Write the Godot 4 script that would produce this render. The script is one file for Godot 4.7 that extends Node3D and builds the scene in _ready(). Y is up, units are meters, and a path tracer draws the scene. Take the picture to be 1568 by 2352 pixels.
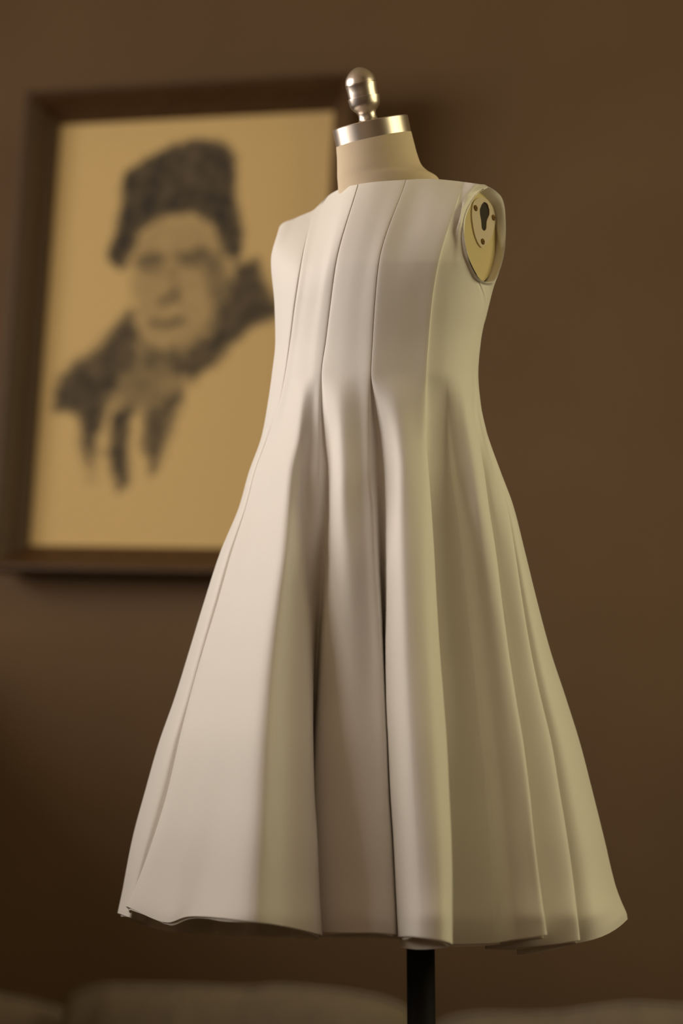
extends Node3D
# A child's white pleated dress on a dress form, a framed charcoal drawing on a brown wall behind it.

const F := 4830.0                     # focal length in pixels of the 1568 x 2352 frame
const YAW := 0.3054                   # the camera looks at the wall from its right
const PITCH := 0.2443
const CAM := Vector3(0.62, 0.85, 3.0)
const D0 := 2.10                      # distance of the form's axis along the lens
const FACE := 0.611                   # the form faces this far to the left of the camera

var right_way: Vector3
var up_way: Vector3
var back_way: Vector3
var toward: Vector3                   # level direction from the form to the camera
var arm_side: Vector3                 # level direction out of the form's arm plate
var arm_at: Vector3
var M := {}
var rng := RandomNumberGenerator.new()

# ------------------------------------------------------------------ helpers
func at(px: float, py: float, depth: float) -> Vector3:
	return CAM + depth * (right_way * ((px - 784.0) / F) + up_way * ((1176.0 - py) / F) - back_way)

func ray(px: float, py: float) -> Vector3:
	return right_way * ((px - 784.0) / F) + up_way * ((1176.0 - py) / F) - back_way

func on_plane(px: float, py: float, p: Vector3, n: Vector3) -> Vector3:
	var r := ray(px, py)
	return CAM + r * ((p - CAM).dot(n) / r.dot(n))

func mat(called: String, c: Color, rough: float, metal := 0.0) -> StandardMaterial3D:
	var m := StandardMaterial3D.new()
	m.resource_name = called
	m.albedo_color = c
	m.roughness = rough
	m.metallic = metal
	M[called] = m
	return m

func noise_tex(freq: float, octaves: int, seed_: int, lo: Color, hi: Color, size := 512) -> NoiseTexture2D:
	var n := FastNoiseLite.new()
	n.seed = seed_
	n.frequency = freq
	n.fractal_octaves = octaves
	var t := NoiseTexture2D.new()
	t.width = size
	t.height = size
	t.seamless = true
	t.noise = n
	var g := Gradient.new()
	g.set_color(0, lo)
	g.set_color(1, hi)
	t.color_ramp = g
	return t

func thing(called: String, label: String, category: String, where := Vector3.ZERO, group := "") -> Node3D:
	var o := Node3D.new()
	o.name = called
	o.position = where
	add_child(o, true)
	o.set_meta("label", label)
	o.set_meta("category", category)
	if group != "":
		o.set_meta("group", group)
	return o

func part(called: String, mesh: Mesh, m: Material, parent: Node3D, label := "") -> MeshInstance3D:
	var o := MeshInstance3D.new()
	o.name = called
	o.mesh = mesh
	o.material_override = m
	o.cast_shadow = GeometryInstance3D.SHADOW_CASTING_SETTING_ON
	parent.add_child(o, true)
	if parent != self and is_instance_valid(parent):
		o.position = -_world_of(parent)
	if label != "":
		o.set_meta("label", label)
	return o

func _world_of(n: Node3D) -> Vector3:      # meshes below are written in world space
	var p := Vector3.ZERO
	var k: Node = n
	while k is Node3D and k != self:
		p += (k as Node3D).position
		k = k.get_parent()
	return p

func struct(called: String, mesh: Mesh, m: Material) -> MeshInstance3D:
	var o := part(called, mesh, m, self)
	o.set_meta("kind", "structure")
	return o

func st_new() -> SurfaceTool:
	var st := SurfaceTool.new()
	st.begin(Mesh.PRIMITIVE_TRIANGLES)
	return st

func tri(st: SurfaceTool, a: Vector3, b: Vector3, c: Vector3) -> void:
	st.add_vertex(a)
	st.add_vertex(b)
	st.add_vertex(c)

func quad(st: SurfaceTool, a: Vector3, b: Vector3, c: Vector3, d: Vector3) -> void:  # clockwise seen from its front
	tri(st, a, b, c)
	tri(st, a, c, d)

func flat(st: SurfaceTool) -> ArrayMesh:
	st.generate_normals()
	return st.commit()

func box(st: SurfaceTool, lo: Vector3, hi: Vector3, bev := 0.0) -> void:
	# a box with chamfered vertical and horizontal edges
	var b := minf(bev, 0.49 * minf(hi.x - lo.x, minf(hi.y - lo.y, hi.z - lo.z)))
	var c := (lo + hi) / 2.0
	var h := (hi - lo) / 2.0
	st.set_smooth_group(-1)
	for ax in 3:
		for s in [-1.0, 1.0]:
			var n := Vector3.ZERO
			n[ax] = s
			var u := Vector3.ZERO
			u[(ax + 1) % 3] = 1.0
			var v := n.cross(u)
			var hu: float = absf(h.dot(u)) - b
			var hv: float = absf(h.dot(v.abs())) - b
			var o: Vector3 = c + n * h[ax]
			quad(st, o - u * hu - v * hv, o - u * hu + v * hv, o + u * hu + v * hv, o + u * hu - v * hv)
			if b > 0.0:
				for e in [[u, v, hu, hv], [v, u, hv, hu]]:
					var e0: Vector3 = e[0]
					var e1: Vector3 = e[1]
					for t in [-1.0, 1.0]:
						if ax > _axis(e0):
							continue
						var p: Vector3 = o + e0 * (t * e[2])
						var q: Vector3 = p + e0 * (t * b) - n * b
						var w: Vector3 = e1 * e[3]
						var want: Vector3 = (n + e0 * t).normalized()
						var a0 := p - w
						var a1 := p + w
						var a2 := q + w
						var a3 := q - w
						if (a1 - a0).cross(a2 - a0).dot(want) < 0.0:
							quad(st, a0, a1, a2, a3)
						else:
							quad(st, a3, a2, a1, a0)
	if b > 0.0:
		for sx in [-1.0, 1.0]:
			for sy in [-1.0, 1.0]:
				for sz in [-1.0, 1.0]:
					var s := Vector3(sx, sy, sz)
					var k := c + s * (h - Vector3(b, b, b))
					var a := k + Vector3(sx * b, 0, 0)
					var bb := k + Vector3(0, sy * b, 0)
					var cc := k + Vector3(0, 0, sz * b)
					if (bb - a).cross(cc - a).dot(s) < 0.0:
						tri(st, a, bb, cc)
					else:
						tri(st, a, cc, bb)

func _axis(v: Vector3) -> int:
	return v.abs().max_axis_index()

func boxes(list: Array, bev := 0.0) -> ArrayMesh:
	var st := st_new()
	for e in list:
		box(st, e[0], e[1], bev)
	return flat(st)

func lathe(profile: PackedVector2Array, o: Vector3, axis: Vector3, seg := 64, sharp := 0.5) -> ArrayMesh:
	# profile: (radius, height along the axis), from below to above; corners sharper than «sharp» stay hard
	axis = axis.normalized()
	var u := axis.cross(back_way).normalized()
	var v := axis.cross(u).normalized()
	var st := st_new()
	var n := profile.size()
	for i in n - 1:
		var a := profile[i]
		var b := profile[i + 1]
		var d := (b - a).normalized()
		var na := Vector2(d.y, -d.x)
		var n0 := na
		var n1 := na
		if i > 0:
			var dp := (a - profile[i - 1]).normalized()
			if dp.dot(d) > cos(sharp):
				n0 = (Vector2(dp.y, -dp.x) + na).normalized()
		if i < n - 2:
			var dn := (profile[i + 2] - b).normalized()
			if dn.dot(d) > cos(sharp):
				n1 = (Vector2(dn.y, -dn.x) + na).normalized()
		for k in seg:
			var t0 := TAU * k / seg
			var t1 := TAU * (k + 1) / seg
			var r0 := u * cos(t0) + v * sin(t0)
			var r1 := u * cos(t1) + v * sin(t1)
			var pts := [[a, n0, r0, t0], [b, n1, r0, t0], [b, n1, r1, t1], [a, n0, r0, t0], [b, n1, r1, t1], [a, n0, r1, t1]]
			var w := []
			for e in pts:
				var pr: Vector2 = e[0]
				var nr: Vector2 = e[1]
				var rr: Vector3 = e[2]
				w.append([o + rr * pr.x + axis * pr.y, (rr * nr.x + axis * nr.y).normalized(), Vector2(e[3] / TAU, pr.y * 10.0)])
			var g0: Vector3 = (w[1][0] - w[0][0]).cross(w[2][0] - w[0][0])
			var turn := g0.dot(w[0][1] + w[1][1] + w[2][1]) > 0.0
			var order := [0, 2, 1, 3, 5, 4] if turn else [0, 1, 2, 3, 4, 5]
			for q in order:
				st.set_normal(w[q][1])
				st.set_uv(w[q][2])
				st.add_vertex(w[q][0])
	st.generate_tangents()
	return st.commit()

func plate(outline: PackedVector3Array, n: Vector3, thick: float, holes_outline := PackedVector3Array(), bev := 0.0) -> ArrayMesh:
	# a flat sheet with an outline in space, its front along n; a hole makes it a ring bridged along the outline
	var st := st_new()
	st.set_smooth_group(-1)
	var c := Vector3.ZERO
	for p in outline:
		c += p
	c /= outline.size()
	var u := n.cross(Vector3.UP).normalized()
	var v := n.cross(u).normalized()
	var poly := PackedVector2Array()
	for p in outline:
		poly.append(Vector2((p - c).dot(u), (p - c).dot(v)))
	var shapes := [poly]
	var back := -n * thick
	if holes_outline.size() > 2:
		var hole := PackedVector2Array()
		for p in holes_outline:
			hole.append(Vector2((p - c).dot(u), (p - c).dot(v)))
		# cut in two halves through the hole so that each half is simple
		var big := 1.0
		shapes = []
		var mid := 0.0
		for p in hole:
			mid += p.x
		mid /= hole.size()
		for s in [[-big, mid], [mid, big]]:
			var half := PackedVector2Array([Vector2(s[0], -big), Vector2(s[1], -big), Vector2(s[1], big), Vector2(s[0], big)])
			for piece in Geometry2D.intersect_polygons(poly, half):
				for rest in Geometry2D.clip_polygons(piece, hole):
					shapes.append(rest)
		_rim(st, hole, c, u, v, n, back, true)
	for sh in shapes:
		var idx := Geometry2D.triangulate_polygon(sh)
		for i in range(0, idx.size(), 3):
			var a: Vector3 = c + u * sh[idx[i]].x + v * sh[idx[i]].y
			var b: Vector3 = c + u * sh[idx[i + 1]].x + v * sh[idx[i + 1]].y
			var d: Vector3 = c + u * sh[idx[i + 2]].x + v * sh[idx[i + 2]].y
			if (b - a).cross(d - a).dot(n) > 0.0:
				var k := b
				b = d
				d = k
			tri(st, a, b, d)
			tri(st, a + back, d + back, b + back)
	_rim(st, poly, c, u, v, n, back, false)
	return flat(st)

func _rim(st: SurfaceTool, poly: PackedVector2Array, c: Vector3, u: Vector3, v: Vector3, n: Vector3, back: Vector3, inward: bool) -> void:
	var mid := Vector2.ZERO
	for p in poly:
		mid += p
	mid /= poly.size()
	for i in poly.size():
		var a2 := poly[i]
		var b2 := poly[(i + 1) % poly.size()]
		var a := c + u * a2.x + v * a2.y
		var b := c + u * b2.x + v * b2.y
		var e := (b2 - a2)
		var o2 := Vector2(e.y, -e.x)
		if Geometry2D.is_polygon_clockwise(poly):
			o2 = -o2
		if inward:
			o2 = -o2
		var out := u * o2.x + v * o2.y
		if (b - a).cross(b + back - a).dot(out) < 0.0:
			quad(st, a, b, b + back, a + back)
		else:
			quad(st, b, a, a + back, b + back)

func pix_loop(px: Array, p: Vector3, n: Vector3, fine := 4) -> PackedVector3Array:
	# a smooth closed curve through pixels laid on a plane
	var raw := []
	for i in range(0, px.size(), 2):
		raw.append(on_plane(px[i], px[i + 1], p, n))
	var out := PackedVector3Array()
	var k := raw.size()
	for i in k:
		for j in fine:
			out.append((raw[i] as Vector3).cubic_interpolate(raw[(i + 1) % k], raw[(i - 1 + k) % k], raw[(i + 2) % k], float(j) / fine))
	return out

# ------------------------------------------------------------------ the dress surface
const YS := [860.0, 930.0, 1000.0, 1085.0, 1160.0, 1270.0, 1384.0, 1496.0, 1600.0, 1709.0, 1818.0, 1927.0, 2036.0]
const YO := [860.0, 930.0, 1085.0, 1270.0, 1600.0, 2100.0]
const LEFT := [622.0, 630.0, 632.0, 624.0, 614.0, 601.0, 571.0, 550.0, 505.0, 468.0, 434.0, 402.0, 364.0, 333.0, 304.0, 283.0, 270.0]
const RIGHT := [1148.0, 1123.0, 1104.5, 1098.0, 1104.0, 1120.0, 1150.0, 1178.0, 1206.0, 1234.0, 1264.0, 1298.0, 1332.0, 1360.0, 1387.0, 1413.0, 1440.0]
var cols: Array = []

func hermite(ys: Array, vs: Array, y: float) -> float:      # monotone cubic through the keys
	var n := ys.size()
	if y <= ys[0]:
		return vs[0]
	if y >= ys[n - 1]:
		return vs[n - 1]
	var i := 0
	while y > ys[i + 1]:
		i += 1
	var h: float = ys[i + 1] - ys[i]
	var s: float = (vs[i + 1] - vs[i]) / h
	var m0 := s
	var m1 := s
	if i > 0:
		var sp: float = (vs[i] - vs[i - 1]) / (ys[i] - ys[i - 1])
		m0 = 0.0 if sp * s <= 0.0 else 2.0 * sp * s / (sp + s)
	if i < n - 2:
		var sn: float = (vs[i + 2] - vs[i + 1]) / (ys[i + 2] - ys[i + 1])
		m1 = 0.0 if sn * s <= 0.0 else 2.0 * sn * s / (sn + s)
	var t: float = (y - ys[i]) / h
	var t2 := t * t
	var t3 := t2 * t
	return (2 * t3 - 3 * t2 + 1) * vs[i] + (t3 - 2 * t2 + t) * h * m0 + (-2 * t3 + 3 * t2) * vs[i + 1] + (t3 - t2) * h * m1

func span(y: float) -> Vector2:                             # (middle, half width) of the outline in pixels
	var ys := [600.0, 700.0, 780.0] + YS + [2105.0]
	var l := hermite(ys, LEFT, y)
	var r := hermite(ys, RIGHT, y)
	return Vector2((l + r) / 2.0, (r - l) / 2.0)

func girth(px: float, y: float, behind: bool) -> float:     # depth of the body's oval at a pixel, less than 0 in front
	var s := span(y)
	var rho := 0.74 + 0.2 * smoothstep(880.0, 1700.0, y)
	var k := D0 / F
	var c := cos(FACE)
	var n := sin(FACE)
	var a := s.y * k / sqrt(c * c + rho * rho * n * n)
	var b := a * rho
	var x := (px - s.x) * k
	var qa := n * n / (a * a) + c * c / (b * b)
	var qb := 2.0 * x * n * c * (1.0 / (a * a) - 1.0 / (b * b))
	var qc := x * x * (c * c / (a * a) + n * n / (b * b)) - 1.0
	var disc := sqrt(maxf(qb * qb - 4.0 * qa * qc, 0.0))
	return -(-qb + (-disc if behind else disc)) / (2.0 * qa)

func arm_depth(px: float, py: float, off: float) -> float:
	return -(on_plane(px, py, arm_at + arm_side * off, arm_side) - CAM).dot(back_way) - D0

# a column of the cloth: top (x, y, depth), keys at 600, 700, 780, the x at YS, the hem (x, y) and how deep it lies under the oval
func col(top: Array, keys: Array, xs: Array, hem: Array, deep: Array, cut := false, more := [], ease := 2.4) -> void:
	var ys := [top[1]]
	var x := [top[0]]
	for e in more:
		x.append(e[0])
		ys.append(e[1])
	var k := [600.0, 700.0, 780.0]
	for i in 3:
		if keys[i] > 0.0 and k[i] > top[1] + 25.0:
			ys.append(k[i])
			x.append(keys[i])
	ys.append_array(YS)
	x.append_array(xs)
	ys.append(hem[1])
	x.append(hem[0])
	cols.append({"ys": ys, "xs": x, "top": top[1], "hem": hem[1], "dt": top[2], "deep": deep, "cut": cut, "behind": false, "ease": ease})

func back_col(top: Array, share: float, valley: float, hem_y: float, cut := false) -> void:
	cols.append({"share": share, "topx": top[0], "top": top[1], "dt": top[2], "hem": hem_y, "valley": valley, "cut": cut, "behind": true, "ease": 2.4})

func col_point(c: Dictionary, big_y: float) -> Vector3:
	var y := big_y
	var top: float = c.top
	var u := clampf((big_y - 410.0) / 290.0, 0.0, 1.0)
	if big_y < 700.0:
		y = top + u * (700.0 - top)
	elif big_y > 1950.0:
		y = 1950.0 + (big_y - 1950.0) / 200.0 * (float(c.hem) - 1950.0)
	var e := 1.0 - pow(1.0 - u, float(c.ease))
	var x: float
	var d: float
	var yy := maxf(y, 600.0)
	if c.behind:
		var s := span(yy)
		x = lerpf(c.topx, s.x + s.y * float(c.share), e)
		d = girth(x, yy, true) - float(c.valley) * smoothstep(900.0, 2100.0, y)
	else:
		x = hermite(c.ys, c.xs, y)
		d = girth(x, yy, false) + hermite(YO, c.deep, y)
	if c.ease == 0.0:        # beside the armhole the cloth is the oval cut off by the plane of the arm plate
		var p := arm_depth(x, y, 0.004)
		var cut_d := lerpf(p, maxf(d, p), smoothstep(0.0, 0.15, u))
		d = lerpf(cut_d, d, smoothstep(0.3, 1.0, u))
	else:
		d = lerpf(c.dt, d, e)
	return at(x, y, D0 + d)

func lay_columns() -> void:
	var sh := func(x: float) -> float: return -(x - 880.0) * D0 / F * tan(FACE)
	var ad := func(x: float, y: float) -> float: return arm_depth(x, y, 0.004)
	var l1 := [655, 640, 616, 585, 566, 531, 499, 465, 436, 409, 384, 351, 311]
	var r1 := [702, 693, 686, 668, 662, 654, 639, 625, 615, 607, 602, 596, 588]
	var v1 := []
	var pa := []
	var pb := []
	for i in 13:
		v1.append(l1[i] + [1, 3, 6, 10, 12, 16, 20, 24, 28, 30, 32, 34, 36][i])
		pa.append(lerpf(l1[i], r1[i], 0.28))
		pb.append(lerpf(l1[i], r1[i], 0.52))
	col([641, 522, sh.call(641)], [622, 630, 632], LEFT.slice(3, 16), [270, 2097], [0, 0, 0, 0, 0, 0])
	var l0 := LEFT.slice(3, 16)
	var mid := []
	for i in 13:
		mid.append(lerpf(l0[i], v1[i], 0.5))
	col([680, 500, sh.call(680)], [652, 650, 650], mid, [300, 2108], [.002, .004, .008, .012, .02, .03])
	var v0 := []
	for i in 13:
		v0.append(v1[i] - 4)
	col([715, 485, sh.call(715)], [690, 674, 664], v0, [325, 2116], [0, .006, .018, .033, .058, .088])
	col([718, 483, sh.call(718)], [693, 677, 667], v1, [330, 2117], [.0022, .008, .02, .035, .06, .09], true)
	col([720, 482, sh.call(719)], [695, 679, 668], l1, [289, 2082], [-.0005, 0, 0, 0, 0, 0])
	col([738, 465, .048], [708, 692, 681], pa, [385, 2119], [.001, .002, .004, .004, .004, .002])
	col([755, 449, .036], [722, 706, 694], pb, [432, 2105], [.0012, 0, -.002, -.002, 0, .006])
	col([776, 436, .005], [740, 724, 711], r1, [582, 2117], [.0012, -.004, -.012, -.014, -.012, -.008])
	col([800, 428, -.03], [755, 740, 729], [722, 718, 715, 705, 698, 688, 676, 668, 662, 660, 660, 660, 660], [660, 2128], [0, .004, .010, .014, .02, .028])
	col([821, 424, -.044], [771, 757, 747], [737, 733, 733, 732, 728, 716, 709, 709, 711, 714, 718, 725, 729], [736, 2147], [.0015, .006, .018, .03, .042, .058])
	col([822, 424, -.043], [772.5, 758.5, 748.5], [738, 738, 742, 750, 750, 742, 735, 728, 722, 716, 712, 715, 718], [722, 2150], [.0025, .009, .030, .05, .085, .11], true)
	col([824, 423, -.044], [774, 760, 750], [739, 752, 764, 765, 763, 763, 753, 744, 737, 729, 722, 722, 722], [724, 2142], [.0015, .002, .008, .024, .065, .09])
	col([858, 418, -.052], [810, 793, 785], [778, 782, 786, 790, 790, 795, 800, 805, 805, 805, 805, 810, 812], [815, 2142], [.001, -.003, 0, .015, .05, .08])
	col([895, 415, -.056], [842, 826, 820], [820, 825, 828, 830, 832, 838, 845, 850, 852, 855, 858, 862, 866], [870, 2142], [.001, .003, .01, .02, .05, .075])
	col([931, 413, -.058], [869, 859, 854], [850, 848, 848, 848, 855, 861, 869, 875, 880, 885, 889, 896, 902], [907, 2146], [0, .004, .012, .022, .05, .08])
	col([932, 413, -.057], [870.5, 860.5, 855.5], [852, 856, 864, 870, 874, 877, 880, 882, 885, 890, 894, 901, 907], [912, 2152], [.0012, .010, .028, .042, .08, .11], true)
	col([934, 413, -.058], [872, 862, 857], [853, 872, 888, 896, 895, 893, 892, 889, 890, 895, 900, 907, 912], [918, 2151], [0, .004, .010, .016, .04, .065])
	col([966, 411, -.058], [918, 906, 900], [896, 908, 918, 924, 924, 926, 928, 930, 934, 940, 945, 952, 957], [960, 2152], [.0015, -.002, -.004, -.004, -.002, .01])
	col([1010, 412, -.058], [970, 958, 953], [948, 950, 955, 962, 966, 972, 978, 984, 992, 998, 1004, 1010, 1014], [1016, 2160], [.0015, 0, 0, -.002, -.004, .002], false, [], 3.4)
	col([1064, 418, sh.call(1064)], [1007, 991, 984], [979, 978, 978, 984, 990, 997, 1003, 1010, 1018, 1026, 1031, 1036, 1038], [1038, 2171], [-.0005, .002, .008, .012, .018, .025], false, [], 5.0)
	col([1066, 418, sh.call(1064)], [1009, 993, 986], [980, 979, 976, 976, 974, 968, 960, 954, 950, 946, 942, 938, 932], [926, 2171], [.001, .011, .027, .044, .07, .10], true, [], 5.0)
	col([1093, 423, sh.call(1093)], [1035, 1028, 1023], [1018, 1022, 1026, 1034, 1045, 1058, 1070, 1082, 1092, 1102, 1112, 1120, 1126], [1132, 2166], [.002, .012, .026, .038, .052, .07], false, [[1060, 468], [1043, 535]], 4.0)
	col([1120, 430, ad.call(1120, 430)], [1051, 1045, 1038], [1031, 1034, 1039, 1048, 1058, 1072, 1085, 1098, 1109, 1120, 1131, 1140, 1148], [1156, 2162], [.002, .008, .016, .025, .036, .05], false, [[1082, 449], [1058, 492], [1050, 535]], 0.0)
	col([1091, 448, ad.call(1091, 448)], [1065, 1066, 1056], [1046, 1050, 1056, 1066, 1076, 1090, 1104, 1118, 1130, 1142, 1154, 1164, 1174], [1184, 2157], [.002, .004, .008, .013, .022, .03], false, [[1067, 488], [1060, 530]], 0.0)
	col([1062, 513, ad.call(1062, 513)], [1073, 1088, 1076], [1066, 1068, 1078, 1090, 1098, 1114, 1130, 1146, 1160, 1178, 1193, 1206, 1218], [1229, 2151], [.002, 0, -.002, .002, .008, .012], false, [[1063, 550]], 0.0)
	col([1071, 585, ad.call(1071, 585)], [-1, 1105, 1091], [1082, 1084, 1098, 1112, 1122, 1139, 1153, 1168, 1184, 1202, 1216, 1227, 1240], [1256, 2147], [.002, 0, 0, 0, .003, .005], false, [], 0.0)
	col([1083, 614, ad.call(1083, 614)], [-1, 1110, 1096], [1088, 1088, 1092, 1100, 1106, 1110, 1114, 1116, 1118, 1120, 1121, 1121, 1121], [1121, 2177], [.003, .006, .025, .05, .09, .135], true, [], 0.0)
	col([1092, 630, ad.call(1092, 630)], [-1, 1114, 1099], [1091, 1094, 1106, 1122, 1132, 1148, 1162, 1176, 1190, 1208, 1222, 1234, 1248], [1262, 2170], [.003, .005, .012, .02, .026, .034], false, [], 0.0)
	col([1099, 640, ad.call(1099, 640)], [-1, 1117, 1101], [1094, 1099, 1114, 1140, 1164, 1183, 1200, 1219, 1241, 1267, 1285, 1303, 1318], [1332, 2159], [.002, 0, 0, 0, 0, 0], false, [], 0.0)
	col([1110, 646, ad.call(1110, 646)], [-1, 1119, 1102], [1095, 1100, 1112, 1130, 1142, 1154, 1164, 1172, 1180, 1186, 1190, 1193, 1194], [1194, 2188], [.003, .005, .018, .04, .08, .12], true, [], 0.0)
	col([1122, 648, ad.call(1122, 648)], [-1, 1121, 1103], [1097, 1103, 1120, 1146, 1170, 1190, 1210, 1232, 1256, 1284, 1306, 1326, 1344], [1362, 2158], [.002, .001, .004, .009, .014, .018], false, [], 0.0)
	col([1137, 642, ad.call(1137, 642)], [-1, 1123, 1104.5], RIGHT.slice(3, 16), [1440, 2112], [0, 0, 0, 0, 0, 0])
	# round the back, from the right side to the left
	back_col([1156, 590, ad.call(1156, 590)], .95, 0.0, 2122)
	back_col([1161, 530, ad.call(1161, 530)], .86, .03, 2140, true)
	back_col([1152, 457, ad.call(1152, 457)], .70, -.01, 2148)
	back_col([1122, 429, ad.call(1122, 429)], .52, .05, 2150, true)
	back_col([1066, 418, sh.call(1066)], .34, -.01, 2150)
	back_col([1010, 412, sh.call(1010)], .16, .05, 2150, true)
	back_col([940, 408, .03], 0.0, -.01, 2149)
	back_col([870, 412, .055], -.16, .05, 2148, true)
	back_col([805, 428, .065], -.32, -.01, 2146)
	back_col([752, 451, sh.call(752)], -.48, .05, 2144, true)
	back_col([721, 486, sh.call(721)], -.62, -.01, 2141)
	back_col([646, 519, sh.call(646)], -.76, .04, 2134, true)
	back_col([652, 570, .095], -.88, -.005, 2122)
	back_col([650, 625, .085], -.96, .0, 2108)

const SUB := 7
var grid: Array = []          # rows of PackedVector3Array round the cloth
var grid_n: Array = []
var grid_s: Array = []        # the same, evened out over a finger's breadth: the way into the cloth
var row_y: Array = []
var cuts: Array = []          # places round the cloth where one panel ends

func weave_grid() -> void:
	var nc := cols.size()
	for r in 61:
		row_y.append(410.0 + 290.0 * r / 60.0)
	for r in range(1, 131):
		row_y.append(700.0 + 1450.0 * r / 130.0)
	for y in row_y:
		var pts := []
		for c in cols:
			pts.append(col_point(c, y))
		var ring := PackedVector3Array()
		for i in nc:
			var p0: Vector3 = pts[(i - 1 + nc) % nc]
			var p1: Vector3 = pts[i]
			var p2: Vector3 = pts[(i + 1) % nc]
			var p3: Vector3 = pts[(i + 2) % nc]
			var t0 := 0.0
			var t1 := t0 + sqrt(maxf(p0.distance_to(p1), 1e-5))
			var t2 := t1 + sqrt(maxf(p1.distance_to(p2), 1e-5))
			var t3 := t2 + sqrt(maxf(p2.distance_to(p3), 1e-5))
			for j in SUB:
				var t := lerpf(t1, t2, float(j) / SUB)
				var a1 := p0 * ((t1 - t) / (t1 - t0)) + p1 * ((t - t0) / (t1 - t0))
				var a2 := p1 * ((t2 - t) / (t2 - t1)) + p2 * ((t - t1) / (t2 - t1))
				var a3 := p2 * ((t3 - t) / (t3 - t2)) + p3 * ((t - t2) / (t3 - t2))
				var b1 := a1 * ((t2 - t) / (t2 - t0)) + a2 * ((t - t0) / (t2 - t0))
				var b2 := a2 * ((t3 - t) / (t3 - t1)) + a3 * ((t - t1) / (t3 - t1))
				ring.append(b1 * ((t2 - t) / (t2 - t1)) + b2 * ((t - t1) / (t2 - t1)))
		grid.append(ring)
	var nn := nc * SUB
	for r in grid.size():
		var ring := PackedVector3Array()
		for i in nn:
			var across: Vector3 = grid[r][(i + 1) % nn] - grid[r][(i - 1 + nn) % nn]
			var down: Vector3 = grid[mini(r + 1, grid.size() - 1)][i] - grid[maxi(r - 1, 0)][i]
			var n := down.cross(across)
			ring.append(n.normalized() if n.length() > 1e-12 else toward)
		grid_n.append(ring)
	for r in grid.size():
		var seg := PackedFloat32Array()
		for i in nn:
			seg.append(grid[r][i].distance_to(grid[r][(i + 1) % nn]) + grid[r][i].distance_to(grid[r][(i - 1 + nn) % nn]) + 1e-6)
		var ring := PackedVector3Array()
		for i in nn:
			var sum := Vector3.ZERO
			for j in range(-9, 10):
				var q := posmod(i + j, nn)
				var far: float = grid[r][i].distance_to(grid[r][q]) / 0.008
				sum += grid_n[r][q] * (seg[q] * exp(-far * far))
			ring.append(sum.normalized())
		grid_s.append(ring)
	for i in nc:
		if cols[i].cut:
			cuts.append(i * SUB)

func cloth(first: int, last: int, row0: int, row1: int, inset: float, thick: float) -> ArrayMesh:
	# a strip of the grid with an outside, an inside and closed edges
	var st := st_new()
	var nn: int = cols.size() * SUB
	var v := func(r: int, i: int, side: int) -> void:
		var k := posmod(i, nn)
		var n: Vector3 = grid_n[r][k]
		st.set_normal(n * (1.0 if side == 0 else -1.0))
		st.set_uv(Vector2(i * 0.02, r * 0.02))
		st.add_vertex(grid[r][k] - grid_s[r][k] * (inset + (0.0 if side == 0 else thick)))
	for r in range(row0, row1):
		for i in range(first, last):
			for e in [[r, i], [r, i + 1], [r + 1, i + 1], [r, i], [r + 1, i + 1], [r + 1, i]]:
				v.call(e[0], e[1], 0)
			for e in [[r, i], [r + 1, i + 1], [r, i + 1], [r, i], [r + 1, i], [r + 1, i + 1]]:
				v.call(e[0], e[1], 1)
	var edge := func(r: int, i: int, side: int, n: Vector3) -> void:
		var k := posmod(i, nn)
		st.set_normal(n)
		st.set_uv(Vector2(i * 0.02, r * 0.02))
		st.add_vertex(grid[r][k] - grid_s[r][k] * (inset + (0.0 if side == 0 else thick)))
	for i in range(first, last):
		for rr in [row0, row1]:
			var n := Vector3.DOWN if rr == row1 else Vector3.UP
			var order := [[i, 0], [i + 1, 0], [i + 1, 1], [i, 0], [i + 1, 1], [i, 1]]
			if rr == row0:
				order = [[i, 0], [i + 1, 1], [i + 1, 0], [i, 0], [i, 1], [i + 1, 1]]
			for e in order:
				edge.call(rr, e[0], e[1], n)
	return st.commit()

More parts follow.
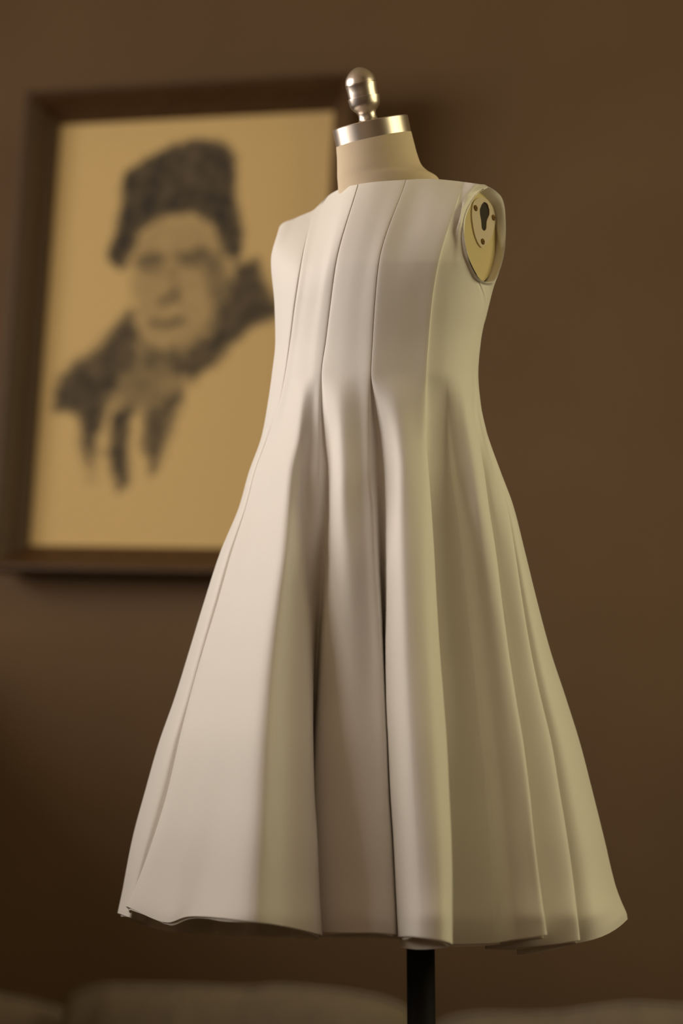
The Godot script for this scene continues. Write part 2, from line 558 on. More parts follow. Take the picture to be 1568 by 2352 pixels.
func _ready() -> void:
	rng.seed = 7
	# ---------------------------------------------------------------- camera
	var basis_ := Basis.from_euler(Vector3(PITCH, YAW, 0.0))
	right_way = basis_.x
	up_way = basis_.y
	back_way = basis_.z
	toward = Vector3(back_way.x, 0, back_way.z).normalized()
	arm_side = (Vector3(right_way.x, 0, right_way.z).normalized() * cos(FACE) + toward * sin(FACE)).normalized()
	arm_at = at(1103, 540, D0 - 0.056)
	var camera := Camera3D.new()
	camera.name = "camera"
	camera.position = CAM
	camera.basis = basis_
	camera.near = 0.05
	camera.far = 60.0
	var lens := CameraAttributesPhysical.new()
	lens.frustum_focal_length = 35.0 * F / 2352.0
	lens.frustum_focus_distance = 2.03
	lens.exposure_aperture = 2.1
	lens.exposure_multiplier = 1.0
	camera.attributes = lens
	add_child(camera)
	camera.fov = rad_to_deg(2.0 * atan(1176.0 / F))
	camera.current = true
	# ---------------------------------------------------------------- sky and light
	var env := Environment.new()
	var sky := Sky.new()
	var sm := ProceduralSkyMaterial.new()
	sm.sky_top_color = Color(0.62, 0.60, 0.58)
	sm.sky_horizon_color = Color(0.80, 0.74, 0.66)
	sm.ground_horizon_color = Color(0.45, 0.42, 0.33)
	sm.ground_bottom_color = Color(0.20, 0.19, 0.14)
	sm.sky_energy_multiplier = 0.5
	sm.ground_energy_multiplier = 0.5
	sky.sky_material = sm
	env.background_mode = Environment.BG_SKY
	env.sky = sky
	env.tonemap_mode = Environment.TONE_MAPPER_LINEAR
	env.tonemap_exposure = 1.0
	env.sdfgi_enabled = true
	env.ssao_enabled = true
	env.ssil_enabled = true
	var we := WorldEnvironment.new()
	we.name = "world"
	we.environment = env
	add_child(we)
	var key := AreaLight3D.new()               # daylight through the pair of casements on the left
	key.name = "window_daylight"
	key.area_size = Vector2(3.0, 1.5)
	key.light_color = Color(1.0, 0.955, 0.91)
	key.light_energy = 13.8
	key.area_range = 12.0
	key.shadow_enabled = true
	key.position = Vector3(-2.6, 2.2, 2.4)
	add_child(key)
	key.look_at_from_position(key.position, Vector3(0.0, 1.8, 2.4))
	var right_light := AreaLight3D.new()              # out of view, placed to light the right side of the dress
	right_light.name = "unseen_right_daylight"
	right_light.area_size = Vector2(2.3, 1.4)
	right_light.light_color = Color(0.98, 0.93, 0.72)
	right_light.light_energy = 5.3
	right_light.area_range = 12.0
	right_light.shadow_enabled = true
	right_light.position = Vector3(2.7, 2.0, 0.9)
	add_child(right_light)
	right_light.look_at_from_position(right_light.position, Vector3(0.0, 1.7, 0.9))
	# ---------------------------------------------------------------- materials
	var wall_m := mat("brown wall paint", Color(0.415, 0.318, 0.208), 0.85)
	wall_m.albedo_texture = noise_tex(0.006, 5, 3, Color(0.93, 0.93, 0.93), Color(1, 1, 1))
	wall_m.uv1_triplanar = true
	wall_m.uv1_world_triplanar = true
	wall_m.uv1_scale = Vector3.ONE * 0.7
	mat("cream bounce paint", Color(0.82, 0.74, 0.64), 0.9)  # for the unseen front wall, made pale to bounce light onto the dress
	mat("ceiling paint", Color(0.80, 0.73, 0.63), 0.9)  # ceiling out of view, kept pale so it reflects light downward
	var fl := mat("floor boards", Color(0.38, 0.30, 0.22), 0.5)
	fl.albedo_texture = noise_tex(0.02, 4, 9, Color(0.75, 0.75, 0.75), Color(1, 1, 1))
	fl.uv1_triplanar = true
	fl.uv1_scale = Vector3(0.5, 1, 3)
	mat("white window paint", Color(0.82, 0.79, 0.73), 0.5)
	var gl := mat("window glass", Color(0.95, 0.97, 0.97, 0.06), 0.02)
	gl.transparency = BaseMaterial3D.TRANSPARENCY_ALPHA
	var satin := mat("ivory satin", Color(0.95, 0.935, 0.91), 0.52)
	satin.metallic_specular = 0.35
	satin.backlight_enabled = true
	satin.backlight = Color(0.26, 0.24, 0.21)
	satin.rim_enabled = true
	satin.rim = 0.25
	satin.rim_tint = 0.5
	mat("ivory lining", Color(0.90, 0.87, 0.82), 0.65)
	var lin := mat("cream linen cover", Color(0.84, 0.77, 0.66), 0.9)
	lin.normal_enabled = true
	lin.normal_texture = _weave()
	lin.normal_scale = 0.35
	lin.uv1_triplanar = true
	lin.uv1_scale = Vector3.ONE * 150.0
	mat("cream plastic", Color(0.79, 0.72, 0.52), 0.55)
	mat("pale plate", Color(0.80, 0.74, 0.64), 0.4)
	mat("painted keyhole shade", Color(0.16, 0.13, 0.07), 0.8)
	mat("brass screw", Color(0.50, 0.40, 0.22), 0.35, 0.8)
	mat("brushed aluminium", Color(0.84, 0.80, 0.76), 0.34, 1.0)
	mat("black pole", Color(0.02, 0.02, 0.022), 0.75)
	var wood := mat("golden brown wood", Color(0.36, 0.255, 0.14), 0.5)
	wood.albedo_texture = noise_tex(0.03, 4, 21, Color(0.72, 0.68, 0.62), Color(1, 1, 1))
	wood.uv1_triplanar = true
	wood.metallic_specular = 0.4
	wood.uv1_scale = Vector3(1.5, 14, 14)
	var linen := mat("undyed linen", Color(0.52, 0.47, 0.40), 0.95)
	linen.albedo_texture = noise_tex(0.02, 4, 5, Color(0.88, 0.88, 0.88), Color(1, 1, 1))
	linen.uv1_triplanar = true
	linen.uv1_scale = Vector3.ONE * 2.0
	mat("sofa cloth", Color(0.34, 0.30, 0.25), 0.95)
	mat("dark wood", Color(0.16, 0.10, 0.06), 0.5)

	room()
	picture()
	sofa()
	added_shade_screen()
	lay_columns()
	weave_grid()
	dress()
	form()

func _weave() -> ImageTexture:
	var im := Image.create(64, 64, false, Image.FORMAT_RGB8)
	for y in 64:
		for x in 64:
			var over := (int(x / 8.0) + int(y / 8.0)) % 2 == 0
			var h: float = sin((x % 8 + 0.5) / 8.0 * PI) if over else sin((y % 8 + 0.5) / 8.0 * PI)
			im.set_pixel(x, y, Color(h, h, h))
	im.bump_map_to_normal_map(2.0)
	return ImageTexture.create_from_image(im)

# ------------------------------------------------------------------ the room
func room() -> void:
	var w: Material = M["brown wall paint"]
	struct("floor", boxes([[Vector3(-2.2, -0.2, -0.2), Vector3(2.4, 0, 4.8)]]), M["floor boards"])
	struct("ceiling", boxes([[Vector3(-2.2, 3.0, -0.2), Vector3(2.4, 3.2, 4.8)]]), M["ceiling paint"])
	struct("wall_back", boxes([[Vector3(-2.2, 0, -0.2), Vector3(2.4, 3.0, 0)]]), w)
	struct("wall_front", boxes([[Vector3(-2.2, 0, 4.6), Vector3(2.4, 3.0, 4.8)]]), M["cream bounce paint"])
	side_wall("wall_left", -2.2, -2.0, 0.90, 3.90, 1.42, 2.75, "window_1")
	side_wall("wall_right", 2.2, 2.4, 0.10, 1.90, 1.25, 2.65, "unseen_window_2")  # right window is out of view, set where its light reaches the dress

func side_wall(called: String, x0: float, x1: float, z0: float, z1: float, y0: float, y1: float, win: String) -> void:
	struct(called, boxes([
		[Vector3(x0, 0, 0), Vector3(x1, y0, 4.6)], [Vector3(x0, y1, 0), Vector3(x1, 3.0, 4.6)],
		[Vector3(x0, y0, 0), Vector3(x1, y1, z0)], [Vector3(x0, y0, z1), Vector3(x1, y1, 4.6)]]), M["brown wall paint"])
	var xm := (x0 + x1) / 2.0
	var zm := (z0 + z1) / 2.0
	var t := 0.055
	var f := struct(win, boxes([
		[Vector3(xm - .035, y0, z0), Vector3(xm + .035, y0 + t, z1)], [Vector3(xm - .035, y1 - t, z0), Vector3(xm + .035, y1, z1)],
		[Vector3(xm - .035, y0 + t, z0), Vector3(xm + .035, y1 - t, z0 + t)], [Vector3(xm - .035, y0 + t, z1 - t), Vector3(xm + .035, y1 - t, z1)],
		[Vector3(xm - .035, y0 + t, zm - .05), Vector3(xm + .035, y1 - t, zm + .05)]], .004), M["white window paint"])
	part("pane", boxes([[Vector3(xm - .003, y0 + t, z0 + t), Vector3(xm + .003, y1 - t, zm - .05)]]), M["window glass"], f)
	part("pane", boxes([[Vector3(xm - .003, y0 + t, zm + .05), Vector3(xm + .003, y1 - t, z1 - t)]]), M["window glass"], f)

# ------------------------------------------------------------------ the framed drawing
func picture() -> void:
	var d1 := (right_way * 15284.0 - up_way * 131.0 + back_way * 4830.0).normalized()
	var d2 := (right_way * 1816.0 + up_way * 33776.0 - back_way * 4830.0).normalized()
	d2 = (d2 - d1 * d2.dot(d1)).normalized()
	var n := d1.cross(d2).normalized()
	var p0 := at(390, 750, 3.29)            # on the plane of the frame's front edges
	var tl := on_plane(47, 205, p0, n) - p0
	var tr := on_plane(812, 162, p0, n) - p0
	var bl := on_plane(-22, 1308, p0, n) - p0
	var x0 := (tl.dot(d1) + bl.dot(d1)) / 2.0
	var x1 := tr.dot(d1)
	var y1 := (tl.dot(d2) + tr.dot(d2)) / 2.0
	var y0 := bl.dot(d2)
	var front := 0.055
	var o := p0 - n * front
	print("frame ", x1 - x0, " x ", y1 - y0, "  lies at z ", (o + d2 * y0).z, " ", (o + d2 * y1).z, " left ", (o + d1 * x0).z, " right ", (o + d1 * x1).z)
	var t := thing("picture_frame", "deep golden brown wooden frame around a smudged charcoal portrait, hanging on the brown wall", "picture", o + d1 * (x0 + x1) / 2.0 + d2 * y0)
	var prof := [Vector2(0, 0), Vector2(0, .051), Vector2(.003, .055), Vector2(.008, .055), Vector2(.025, .031), Vector2(.0265, .023), Vector2(.044, .006), Vector2(.046, .004), Vector2(.046, 0)]
	var w := x1 - x0
	var h := y1 - y0
	var c0 := o + d1 * x0 + d2 * y0
	for side in 4:
		var st := st_new()
		st.set_smooth_group(-1)
		var a: Vector3 = [c0, c0 + d1 * w, c0 + d1 * w + d2 * h, c0 + d2 * h][side]
		var along: Vector3 = [d1, d2, -d1, -d2][side]
		var inward: Vector3 = [d2, -d1, -d2, d1][side]
		var len: float = [w, h, w, h][side]
		var ring0 := []
		var ring1 := []
		for q in prof:
			ring0.append(a + along * q.x + inward * q.x + n * q.y)
			ring1.append(a + along * (len - q.x) + inward * q.x + n * q.y)
		for i in prof.size():
			var j := (i + 1) % prof.size()
			quad(st, ring0[i], ring0[j], ring1[j], ring1[i])
		for i in range(1, prof.size() - 1):
			tri(st, ring0[0], ring0[i + 1], ring0[i])
			tri(st, ring1[0], ring1[i], ring1[i + 1])
		part("frame_rail", flat(st), wood_for(side, d1, d2, n), t)
	# the sheet lies in the rebate
	var m := .045
	var s0 := c0 + d1 * m + d2 * m + n * .003
	var sw := w - 2 * m
	var sh := h - 2 * m
	var sp := st_new()
	var g := s0 - n * .002
	for e in [[0, 0], [0, 1], [1, 1], [0, 0], [1, 1], [1, 0]]:
		sp.set_normal(n)
		sp.set_uv(Vector2(e[0], 1.0 - e[1]))
		sp.add_vertex(s0 + d1 * (sw * e[0]) + d2 * (sh * e[1]))
	for e in [[0, 0], [1, 1], [0, 1], [0, 0], [1, 0], [1, 1]]:
		sp.set_normal(-n)
		sp.set_uv(Vector2(0.01, 0.01))
		sp.add_vertex(g + d1 * (sw * e[0]) + d2 * (sh * e[1]))
	sp.generate_tangents()
	var paper := StandardMaterial3D.new()
	paper.resource_name = "drawing paper"
	paper.roughness = 0.9
	paper.albedo_texture = drawing()
	part("drawing", sp.commit(), paper, t, "tan paper with a blurred charcoal study of a man in a fur hat")
	var bk := st_new()
	bk.set_smooth_group(-1)
	var k0 := c0 + d1 * .01 + d2 * .01 - n * .001
	quad(bk, k0, k0 + d1 * (w - .02), k0 + d1 * (w - .02) + d2 * (h - .02), k0 + d2 * (h - .02))
	var k1 := k0 + n * .003
	quad(bk, k1, k1 + d2 * (h - .02), k1 + d1 * (w - .02) + d2 * (h - .02), k1 + d1 * (w - .02))
	part("backing_board", flat(bk), M["dark wood"], t)

func wood_for(side: int, d1: Vector3, d2: Vector3, n: Vector3) -> Material:
	return M["golden brown wood"]

func drawing() -> ImageTexture:
	# soft charcoal masses on tan paper: u, v from the top left corner of the sheet
	var W := 320
	var H := 512
	var tone := PackedFloat32Array()
	tone.resize(W * H)
	var fn := FastNoiseLite.new()
	fn.seed = 12
	fn.frequency = 0.02
	fn.fractal_octaves = 4
	var grain := FastNoiseLite.new()
	grain.seed = 4
	grain.frequency = 0.25
	# each smudge: polygon (u, v in thousandths), darkness, softness
	var smudges := [
		[[255, 125, 330, 92, 420, 62, 520, 50, 610, 60, 655, 95, 660, 150, 668, 210, 690, 260, 700, 300, 680, 340, 640, 330, 600, 255, 520, 225, 420, 226, 330, 262, 285, 330, 262, 352, 225, 335, 212, 308, 240, 265, 248, 205], .90, .02],
		[[255, 130, 400, 185, 600, 170, 660, 200, 690, 270, 690, 320, 640, 300, 590, 235, 500, 215, 390, 225, 300, 285, 270, 345, 225, 330, 240, 280], .45, .03],
		[[290, 300, 400, 232, 520, 232, 610, 262, 640, 330, 640, 420, 600, 500, 520, 548, 420, 545, 350, 500, 310, 410], .24, .03],
		[[318, 326, 400, 316, 430, 330, 415, 344, 330, 348], .62, .02],
		[[462, 322, 560, 304, 590, 318, 560, 338, 480, 340], .62, .02],
		[[330, 345, 410, 342, 420, 362, 345, 366], .30, .02],
		[[475, 340, 570, 332, 565, 356, 490, 358], .30, .02],
		[[440, 345, 470, 345, 480, 415, 455, 425], .26, .025],
		[[408, 422, 470, 410, 492, 432, 415, 440], .50, .02],
		[[385, 474, 440, 480, 505, 468, 515, 484, 445, 494, 392, 490], .55, .02],
		[[575, 330, 640, 320, 655, 430, 620, 470, 590, 400], .50, .035],
		[[330, 500, 430, 545, 520, 540, 600, 490, 610, 545, 490, 600, 380, 580], .55, .03],
		[[690, 345, 760, 345, 800, 410, 850, 450, 850, 470, 740, 500, 640, 560, 560, 610, 520, 590, 600, 520, 650, 420], .86, .03],
		[[600, 540, 700, 520, 640, 580, 560, 610, 480, 600, 470, 560], .45, .03],
		[[310, 450, 340, 490, 340, 570, 270, 640, 230, 720, 190, 770, 150, 690, 50, 680, 70, 600, 190, 540], .82, .03],
		[[60, 610, 180, 570, 210, 640, 150, 690, 60, 680], .4, .03],
		[[200, 620, 300, 560, 420, 570, 560, 600, 500, 660, 420, 690, 300, 690], .40, .05],
		[[160, 690, 230, 690, 220, 780, 185, 810, 160, 760], .65, .03],
		[[270, 690, 335, 680, 335, 780, 345, 850, 310, 870, 265, 790], .88, .025],
		[[390, 690, 520, 640, 490, 720, 450, 800, 430, 830, 390, 760], .78, .03],
		[[300, 560, 420, 545, 440, 640, 330, 680], .25, .04],
		[[195, 800, 230, 790, 225, 850, 195, 850], .25, .03]]
	for s in smudges:
		var poly := PackedVector2Array()
		for i in range(0, s[0].size(), 2):
			poly.append(Vector2(s[0][i] / 1000.0 * W, s[0][i + 1] / 1000.0 * H))
		var soft: float = s[2] * W
		var lo := poly[0]
		var hi := poly[0]
		for p in poly:
			lo = lo.min(p)
			hi = hi.max(p)
		for y in range(maxi(0, int(lo.y - soft)), mini(H, int(hi.y + soft))):
			for x in range(maxi(0, int(lo.x - soft)), mini(W, int(hi.x + soft))):
				var p := Vector2(x, y)
				var best := 1e9
				for i in poly.size():
					best = minf(best, p.distance_squared_to(Geometry2D.get_closest_point_to_segment(p, poly[i], poly[(i + 1) % poly.size()])))
				var dist := sqrt(best) * (-1.0 if Geometry2D.is_point_in_polygon(p, poly) else 1.0)
				dist += fn.get_noise_2d(x * 3.0, y * 3.0) * soft * 0.5
				var k := smoothstep(soft, -soft, dist) * float(s[1])
				var i2 := y * W + x
				tone[i2] = 1.0 - (1.0 - tone[i2]) * (1.0 - k)
	var im := Image.create(W, H, false, Image.FORMAT_RGB8)
	var pale := Color(0.85, 0.73, 0.50)
	var coal := Color(0.17, 0.15, 0.13)
	for y in H:
		for x in W:
			var t := clampf(tone[y * W + x] * (0.92 + 0.25 * fn.get_noise_2d(x * 2.0, y * 2.0)) + 0.02 * grain.get_noise_2d(x, y), 0.0, 1.0)
			im.set_pixel(x, y, pale.lerp(coal, t * 0.95))
	return ImageTexture.create_from_image(im)

# ------------------------------------------------------------------ a folding screen added out of view to shade the lower wall and hem
func added_shade_screen() -> void:
	var t := thing("added_shade_screen", "four-leaf linen folding screen added out of view left of the sofa to shade the lower wall", "folding screen", Vector3(-1.10, 0, 0.7))
	var zs := [0.04, 0.46, 0.88, 1.30, 1.72]
	var xs := [-1.07, -1.15, -1.07, -1.15, -1.07]
	for i in 4:
		var a := Vector3(xs[i], 0, zs[i] + .004)
		var b := Vector3(xs[i + 1], 0, zs[i + 1] - .004)
		var along := (b - a).normalized()
		var leaf := part("leaf", bar_frame(a, b, 0.02, 1.48), M["dark wood"], t)
		var st := st_new()
		st.set_smooth_group(-1)
		slab(st, a + along * .03 + Vector3(0, .06, 0), b - along * .03 + Vector3(0, .06, 0), 1.38, .006)
		part("cloth_panel", flat(st), M["undyed linen"], leaf)

func slab(st: SurfaceTool, a: Vector3, b: Vector3, h: float, thick: float) -> void:
	var n := (b - a).cross(Vector3.UP).normalized() * (thick / 2.0)
	var up := Vector3(0, h, 0)
	quad(st, a + n, a + up + n, b + up + n, b + n)
	quad(st, b - n, b + up - n, a + up - n, a - n)
	quad(st, a + up + n, a + up - n, b + up - n, b + up + n)
	quad(st, b + n, b - n, a - n, a + n)
	quad(st, a - n, a + up - n, a + up + n, a + n)
	quad(st, b + n, b + up + n, b + up - n, b - n)

func bar_frame(a: Vector3, b: Vector3, y0: float, y1: float) -> ArrayMesh:
	var st := st_new()
	st.set_smooth_group(-1)
	var along := (b - a).normalized()
	var w := .035
	slab(st, a + Vector3(0, y0 - .02, 0), a + along * w + Vector3(0, y0 - .02, 0), y1 - y0 + .02, .024)
	slab(st, b - along * w + Vector3(0, y0 - .02, 0), b + Vector3(0, y0 - .02, 0), y1 - y0 + .02, .024)
	slab(st, a + along * w + Vector3(0, y0 + .02, 0), b - along * w + Vector3(0, y0 + .02, 0), w, .022)
	slab(st, a + along * w + Vector3(0, y1 - w, 0), b - along * w + Vector3(0, y1 - w, 0), w, .022)
	return flat(st)

# ------------------------------------------------------------------ the sofa and its cushions
func sofa() -> void:
	var t := thing("sofa", "low sofa against the brown wall under the framed drawing, carrying three pale cushions", "sofa", Vector3(0.1, 0, 0.4))
	part("seat", boxes([[Vector3(-1.02, 0.12, 0.06), Vector3(1.75, 0.40, 0.72)]], .03), M["sofa cloth"], t)
	part("backrest", boxes([[Vector3(-1.02, 0.40, 0.06), Vector3(1.75, 0.74, 0.20)]], .04), M["sofa cloth"], t)
	for x in [-0.98, 1.64]:
		for z in [0.1, 0.62]:
			part("leg", boxes([[Vector3(x, 0, z), Vector3(x + .06, .12, z + .06)]], .006), M["dark wood"], t)
	cushion("plump pale linen cushion behind the black pole, the widest and middle one of the row", [150, 2335, 160, 2296, 185, 2274, 250, 2262, 350, 2262, 450, 2264, 560, 2269, 640, 2264, 740, 2271, 840, 2284, 905, 2302, 935, 2322, 945, 2345], 0.36, 11)
	cushion("greenish shaded linen cushion sagging in the lower left corner, left of the widest cushion", [-330, 2330, -300, 2290, -200, 2276, -80, 2277, 0, 2284, 60, 2296, 110, 2308, 140, 2318, 150, 2340], 0.32, 12)
	cushion("pale linen cushion in the lower right corner, right of the black pole", [1000, 2360, 1015, 2346, 1050, 2334, 1110, 2327, 1200, 2328, 1290, 2324, 1380, 2311, 1460, 2304, 1560, 2309, 1680, 2306, 1760, 2320, 1790, 2350], 0.34, 13)

func cushion(label: String, px: Array, z: float, seed_: int) -> void:
	var pts := []
	for i in range(0, px.size(), 2):
		pts.append(on_plane(px[i], px[i + 1], Vector3(0, 0, z), Vector3.BACK))
	var x0: float = pts[0].x
	var x1: float = pts[pts.size() - 1].x
	var t := thing("cushion", label, "cushion", Vector3((x0 + x1) / 2.0, 0.40, z), "cushions on the sofa")
	var fn := FastNoiseLite.new()
	fn.seed = seed_
	fn.frequency = 3.0
	fn.fractal_octaves = 3
	var NU := 60
	var NV := 26
	var top := []
	for i in NU + 1:
		var f := float(i) / NU * (pts.size() - 1)
		var k := mini(int(f), pts.size() - 2)
		var a: Vector3 = pts[k]
		top.append(a.cubic_interpolate(pts[k + 1], pts[maxi(k - 1, 0)], pts[mini(k + 2, pts.size() - 1)], f - k))
	var pos := func(i: int, j: int, front: bool) -> Vector3:
		var tp: Vector3 = top[i]
		var v := float(j) / NV
		var u := float(i) / NU
		var y := lerpf(0.402, tp.y, v)
		var x := lerpf(lerpf(x0, x1, u), tp.x, smoothstep(0.0, 0.85, v))
		var k := pow(maxf(0.0, sin(PI * u)), 0.45) * pow(maxf(0.0, sin(PI * v)), 0.5)
		var wr := fn.get_noise_2d(x * 2.4, y * 0.5) * 0.018 + fn.get_noise_2d(x * 6.0 + 9.0, y * 1.5) * 0.006
		return Vector3(x, y, tp.z + (k * (0.085 + wr) if front else -k * 0.08))
	var st := st_new()
	st.set_smooth_group(0)
	for i in NU:
		for j in NV:
			quad(st, pos.call(i, j, true), pos.call(i, j + 1, true), pos.call(i + 1, j + 1, true), pos.call(i + 1, j, true))
			quad(st, pos.call(i, j, false), pos.call(i + 1, j, false), pos.call(i + 1, j + 1, false), pos.call(i, j + 1, false))
	st.index()
	part("cover", flat(st), M["undyed linen"], t)
	# welt round the seam
	var ring := []
	for i in NU + 1:
		ring.append(top[i])
	var wst := st_new()
	tube(wst, ring, 0.0035)
	part("piping", wst.commit(), M["undyed linen"], t)

func tube(st: SurfaceTool, path: Array, r: float, seg := 8) -> void:
	for i in path.size() - 1:
		var a: Vector3 = path[i]
		var b: Vector3 = path[i + 1]
		var d0: Vector3 = (path[mini(i + 1, path.size() - 1)] - path[maxi(i - 1, 0)])
		var d1: Vector3 = (path[mini(i + 2, path.size() - 1)] - a)
		for k in seg:
			var q := []
			for e in [[a, d0, k], [b, d1, k], [b, d1, k + 1], [a, d0, k + 1]]:
				var dir: Vector3 = (e[1] as Vector3).normalized()
				var ref := Vector3.UP if absf(dir.y) < 0.9 else Vector3.RIGHT
				var u := dir.cross(ref).normalized()
				var v := dir.cross(u)
				var n: Vector3 = u * cos(TAU * e[2] / seg) + v * sin(TAU * e[2] / seg)
				q.append([e[0] + n * r, n])
			for o in [0, 1, 2, 0, 2, 3]:
				st.set_normal(q[o][1])
				st.add_vertex(q[o][0])

# ------------------------------------------------------------------ the dress
func dress() -> void:
	var t := thing("dress", "sleeveless ivory satin child's dress with long seams and deep pleats on the dress form", "dress", at(860, 2150, D0))
	var n := cuts.size()
	var last := grid.size() - 1
	for i in n:
		var a: int = cuts[i]
		var b: int = cuts[(i + 1) % n]
		if b <= a:
			b += cols.size() * SUB
		part("dress_panel", cloth(a, b, 0, last, 0.0, 0.0012), M["ivory satin"], t)
	# skirt lining: hangs inside, a little fuller at its hem than the folds let through
	part("skirt_lining", lining(), M["ivory lining"], t, "paler lining hanging inside the hem")
	# armhole facing: from the edge of the cloth back to the form
	var st := st_new()
	st.set_smooth_group(0)
	var edge := arm_edge()
	for i in edge.size() - 1:
		var a: Vector3 = edge[i]
		var b: Vector3 = edge[i + 1]
		var c := arm_at + (a - arm_at) * 0.985 - arm_side * 0.011
		var d := arm_at + (b - arm_at) * 0.985 - arm_side * 0.011
		quad(st, a, c, d, b)
	part("armhole_facing", flat(st), M["ivory satin"], t)

func arm_edge() -> Array:
	var nc := cols.size()
	var out := []
	var first := -1
	for i in nc:
		if cols[i].top == 430.0:
			first = i
			break
	for i in range(first * SUB, (first + 13) * SUB + 1):
		out.append(grid[0][posmod(i, nc * SUB)])
	return out

func lining() -> ArrayMesh:
	var st := st_new()
	st.set_smooth_group(0)
	var nn := cols.size() * SUB
	var r0 := 0
	while row_y[r0] < 980.0:
		r0 += 1
	var last := grid.size() - 1
	var p := func(r: int, i: int) -> Vector3:
		var k := posmod(i, nn)
		var f := smoothstep(float(r0), float(last), float(r))
		var o: Vector3 = grid[r][k] - grid_s[r][k] * (0.0022 + f * 0.0012)
		o.y -= f * f * (0.0022 + 0.0008 * sin(o.x * 61.0 + o.z * 47.0))
		return o
	for r in range(r0, last):
		for i in nn:
			quad(st, p.call(r, i), p.call(r, i + 1), p.call(r + 1, i + 1), p.call(r + 1, i))
	st.index()
	return flat(st)

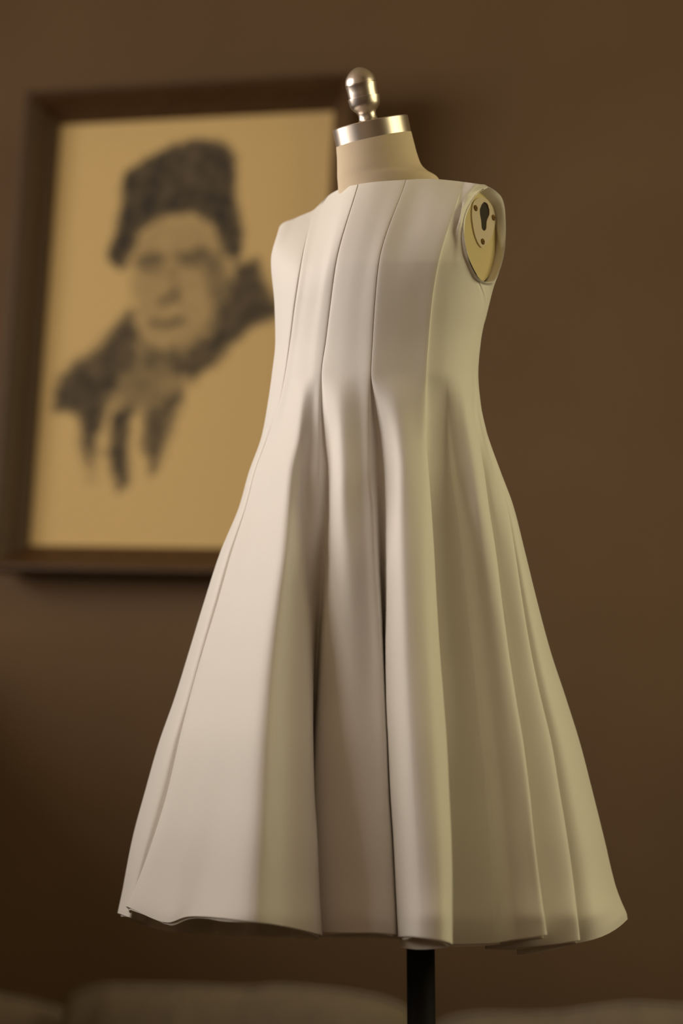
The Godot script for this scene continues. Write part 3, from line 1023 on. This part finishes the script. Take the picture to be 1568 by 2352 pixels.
# ------------------------------------------------------------------ the dress form
func form() -> void:
	var k := D0 / F
	var pole_at := at(966, 2200, D0 + 0.03)
	var foot := Vector3(pole_at.x, 0, pole_at.z)
	var t := thing("dress_form", "cream child dress form with a metal neck cap and finial, standing on a black pole", "dress form", foot)
	# torso under the dress
	var r1 := 0
	while row_y[r1] < 880.0:
		r1 += 1
	var nn := cols.size() * SUB
	var st := st_new()
	st.set_smooth_group(0)
	var tp := func(r: int, i: int) -> Vector3:
		var kk := posmod(i, nn)
		var q: Vector3 = grid[r][kk]
		var py := 1176.0 - F * (q - CAM).dot(up_way) / -(q - CAM).dot(back_way)
		var sp := span(maxf(py, 600.0))
		var axis := at(sp.x, py, D0)
		return axis + (q - axis) * lerpf(0.88, 0.93, smoothstep(500.0, 700.0, row_y[r]))
	for r in range(3, r1):
		for i in nn:
			quad(st, tp.call(r, i), tp.call(r, i + 1), tp.call(r + 1, i + 1), tp.call(r + 1, i))
	var low := at(860, 885, D0)
	for i in nn:
		tri(st, tp.call(r1, i), tp.call(r1, i + 1), low)
	st.index()
	var torso := part("torso", flat(st), M["cream linen cover"], t)
	# neck: rings from the cap down into the neckline
	var ax := (right_way * -0.205 + up_way * 0.974 + back_way * 0.095).normalized()
	var rings := [[858, 321, 88.0, 88.0, 1.0], [862, 345, 90.0, 92.0, .9], [866, 370, 93.0, 95.0, .75], [871, 393, 97.5, 98.0, .6], [880, 409, 105.0, 100.0, .5], [892, 424, 116.0, 104.0, .4], [896, 450, 118.0, 106.0, .3], [898, 500, 118.0, 106.0, .2]]
	var loops := []
	for q in rings:
		var up_here := Vector3.UP.lerp(ax, q[4]).normalized()
		var side := (right_way - up_here * right_way.dot(up_here)).normalized()
		var deep := side.cross(up_here).normalized()
		var c := at(q[0], q[1], D0 - 0.004)
		var loop := []
		for i in 72:
			loop.append(c + side * (cos(TAU * i / 72.0) * q[2] * k) + deep * (sin(TAU * i / 72.0) * q[3] * k))
		loops.append(loop)
	st = st_new()
	st.set_smooth_group(0)
	var fine := []
	for j in loops.size() - 1:
		for s in 5:
			var loop := []
			for i in 72:
				var a: Vector3 = loops[j][i]
				loop.append(a.cubic_interpolate(loops[j + 1][i], loops[maxi(j - 1, 0)][i], loops[mini(j + 2, loops.size() - 1)][i], s / 5.0))
			fine.append(loop)
	for j in fine.size() - 1:
		for i in 72:
			var i2 := (i + 1) % 72
			var want: Vector3 = fine[j][i] - at(866, 360, D0)
			var qa: Vector3 = fine[j][i]
			var qb: Vector3 = fine[j][i2]
			var qc: Vector3 = fine[j + 1][i2]
			var qd: Vector3 = fine[j + 1][i]
			if (qb - qa).cross(qc - qa).dot(want) < 0.0:
				quad(st, qa, qb, qc, qd)
			else:
				quad(st, qd, qc, qb, qa)
	st.index()
	part("neck", flat(st), M["cream linen cover"], t)
	# cap and finial
	var cap0 := at(858, 322, D0 - 0.004)
	part("neck_cap", lathe(PackedVector2Array([Vector2(0, 0), Vector2(86 * k, 0), Vector2(87.5 * k, 1 * k), Vector2(87.5 * k, 38 * k), Vector2(86 * k, 40 * k), Vector2(0, 40.5 * k)]), cap0, ax, 96), M["brushed aluminium"], t, "brushed metal band closing the neck")
	var fin := PackedVector2Array()
	for q in [[0, 27], [3, 27], [5, 24.5], [8, 21.5], [13, 20.5], [20, 20.5], [25, 22], [29, 25.5], [33, 29.5], [38, 33], [44, 35], [52, 36], [58, 36.8], [59, 36.8], [59.6, 34.0], [61, 34.2], [70, 34.3], [80, 34.8], [86.5, 36], [88, 36.3], [88.6, 33.6], [89.6, 33.6], [90.2, 35.8], [96, 35.4], [102, 34], [108, 31], [114, 26.5], [119, 21.5], [123, 15.8], [125.8, 10], [127.3, 5], [127.9, 2], [128, 0]]:
		fin.append(Vector2(q[1] * k, q[0] * k))
	part("finial", lathe(fin, cap0 + ax * (40 * k) - right_way * (3 * k), ax, 64, 0.45), M["brushed aluminium"], t, "turned metal finial on top")
	# arm plate in the armhole
	var n := arm_side
	var base := arm_at - n * 0.006
	var disc := pix_loop([1108, 434, 1090, 445, 1070, 468, 1058, 500, 1052, 540, 1055, 582, 1067, 620, 1092, 650, 1112, 645, 1127, 626, 1139, 605, 1145, 579, 1148, 549, 1147, 525, 1144, 495, 1134, 471, 1121, 450], base, n)
	var ap := part("arm_disc", plate(disc, n, 0.006), M["cream plastic"], t, "cream arm disc in the open armhole")
	var metal := pix_loop([1102, 454, 1091, 459.5, 1085.5, 471, 1083.7, 493, 1085.5, 513, 1090, 537, 1097, 556, 1103, 565.5, 1108, 568, 1115, 562, 1124, 553, 1132, 534, 1137, 513, 1137, 495, 1132, 477, 1123.5, 464, 1114, 456], base + n * 0.0015, n)
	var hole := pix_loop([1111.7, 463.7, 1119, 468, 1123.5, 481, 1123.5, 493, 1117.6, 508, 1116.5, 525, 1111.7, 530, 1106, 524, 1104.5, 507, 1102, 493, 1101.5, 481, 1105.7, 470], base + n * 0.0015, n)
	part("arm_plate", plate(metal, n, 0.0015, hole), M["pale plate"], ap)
	part("keyhole_shade", plate(hole, n, 0.001), M["painted keyhole shade"], ap).position -= n * 0.0012  # flat dark sheet, the shade inside the hole put into its colour
	for q in [[1091.5, 478], [1132.5, 500], [1108, 555]]:
		var c := on_plane(q[0], q[1], base + n * 0.0016, n)
		part("screw", lathe(PackedVector2Array([Vector2(.0030, 0), Vector2(.0030, .0007), Vector2(.0024, .0012), Vector2(.0009, .0012), Vector2(.0006, .0004), Vector2(0, .0003)]), c, n, 24), M["brass screw"], ap)
	# pole and base
	part("pole", lathe(PackedVector2Array([Vector2(0, 0.03), Vector2(33 * k, 0.03), Vector2(33 * k, 1.25), Vector2(0, 1.25)]), foot, Vector3.UP, 40), M["black pole"], t)
	part("base", lathe(PackedVector2Array([Vector2(0, 0), Vector2(.19, 0), Vector2(.195, .006), Vector2(.19, .014), Vector2(.05, .028), Vector2(.025, .05), Vector2(0, .05)]), foot, Vector3.UP, 64), M["black pole"], t)
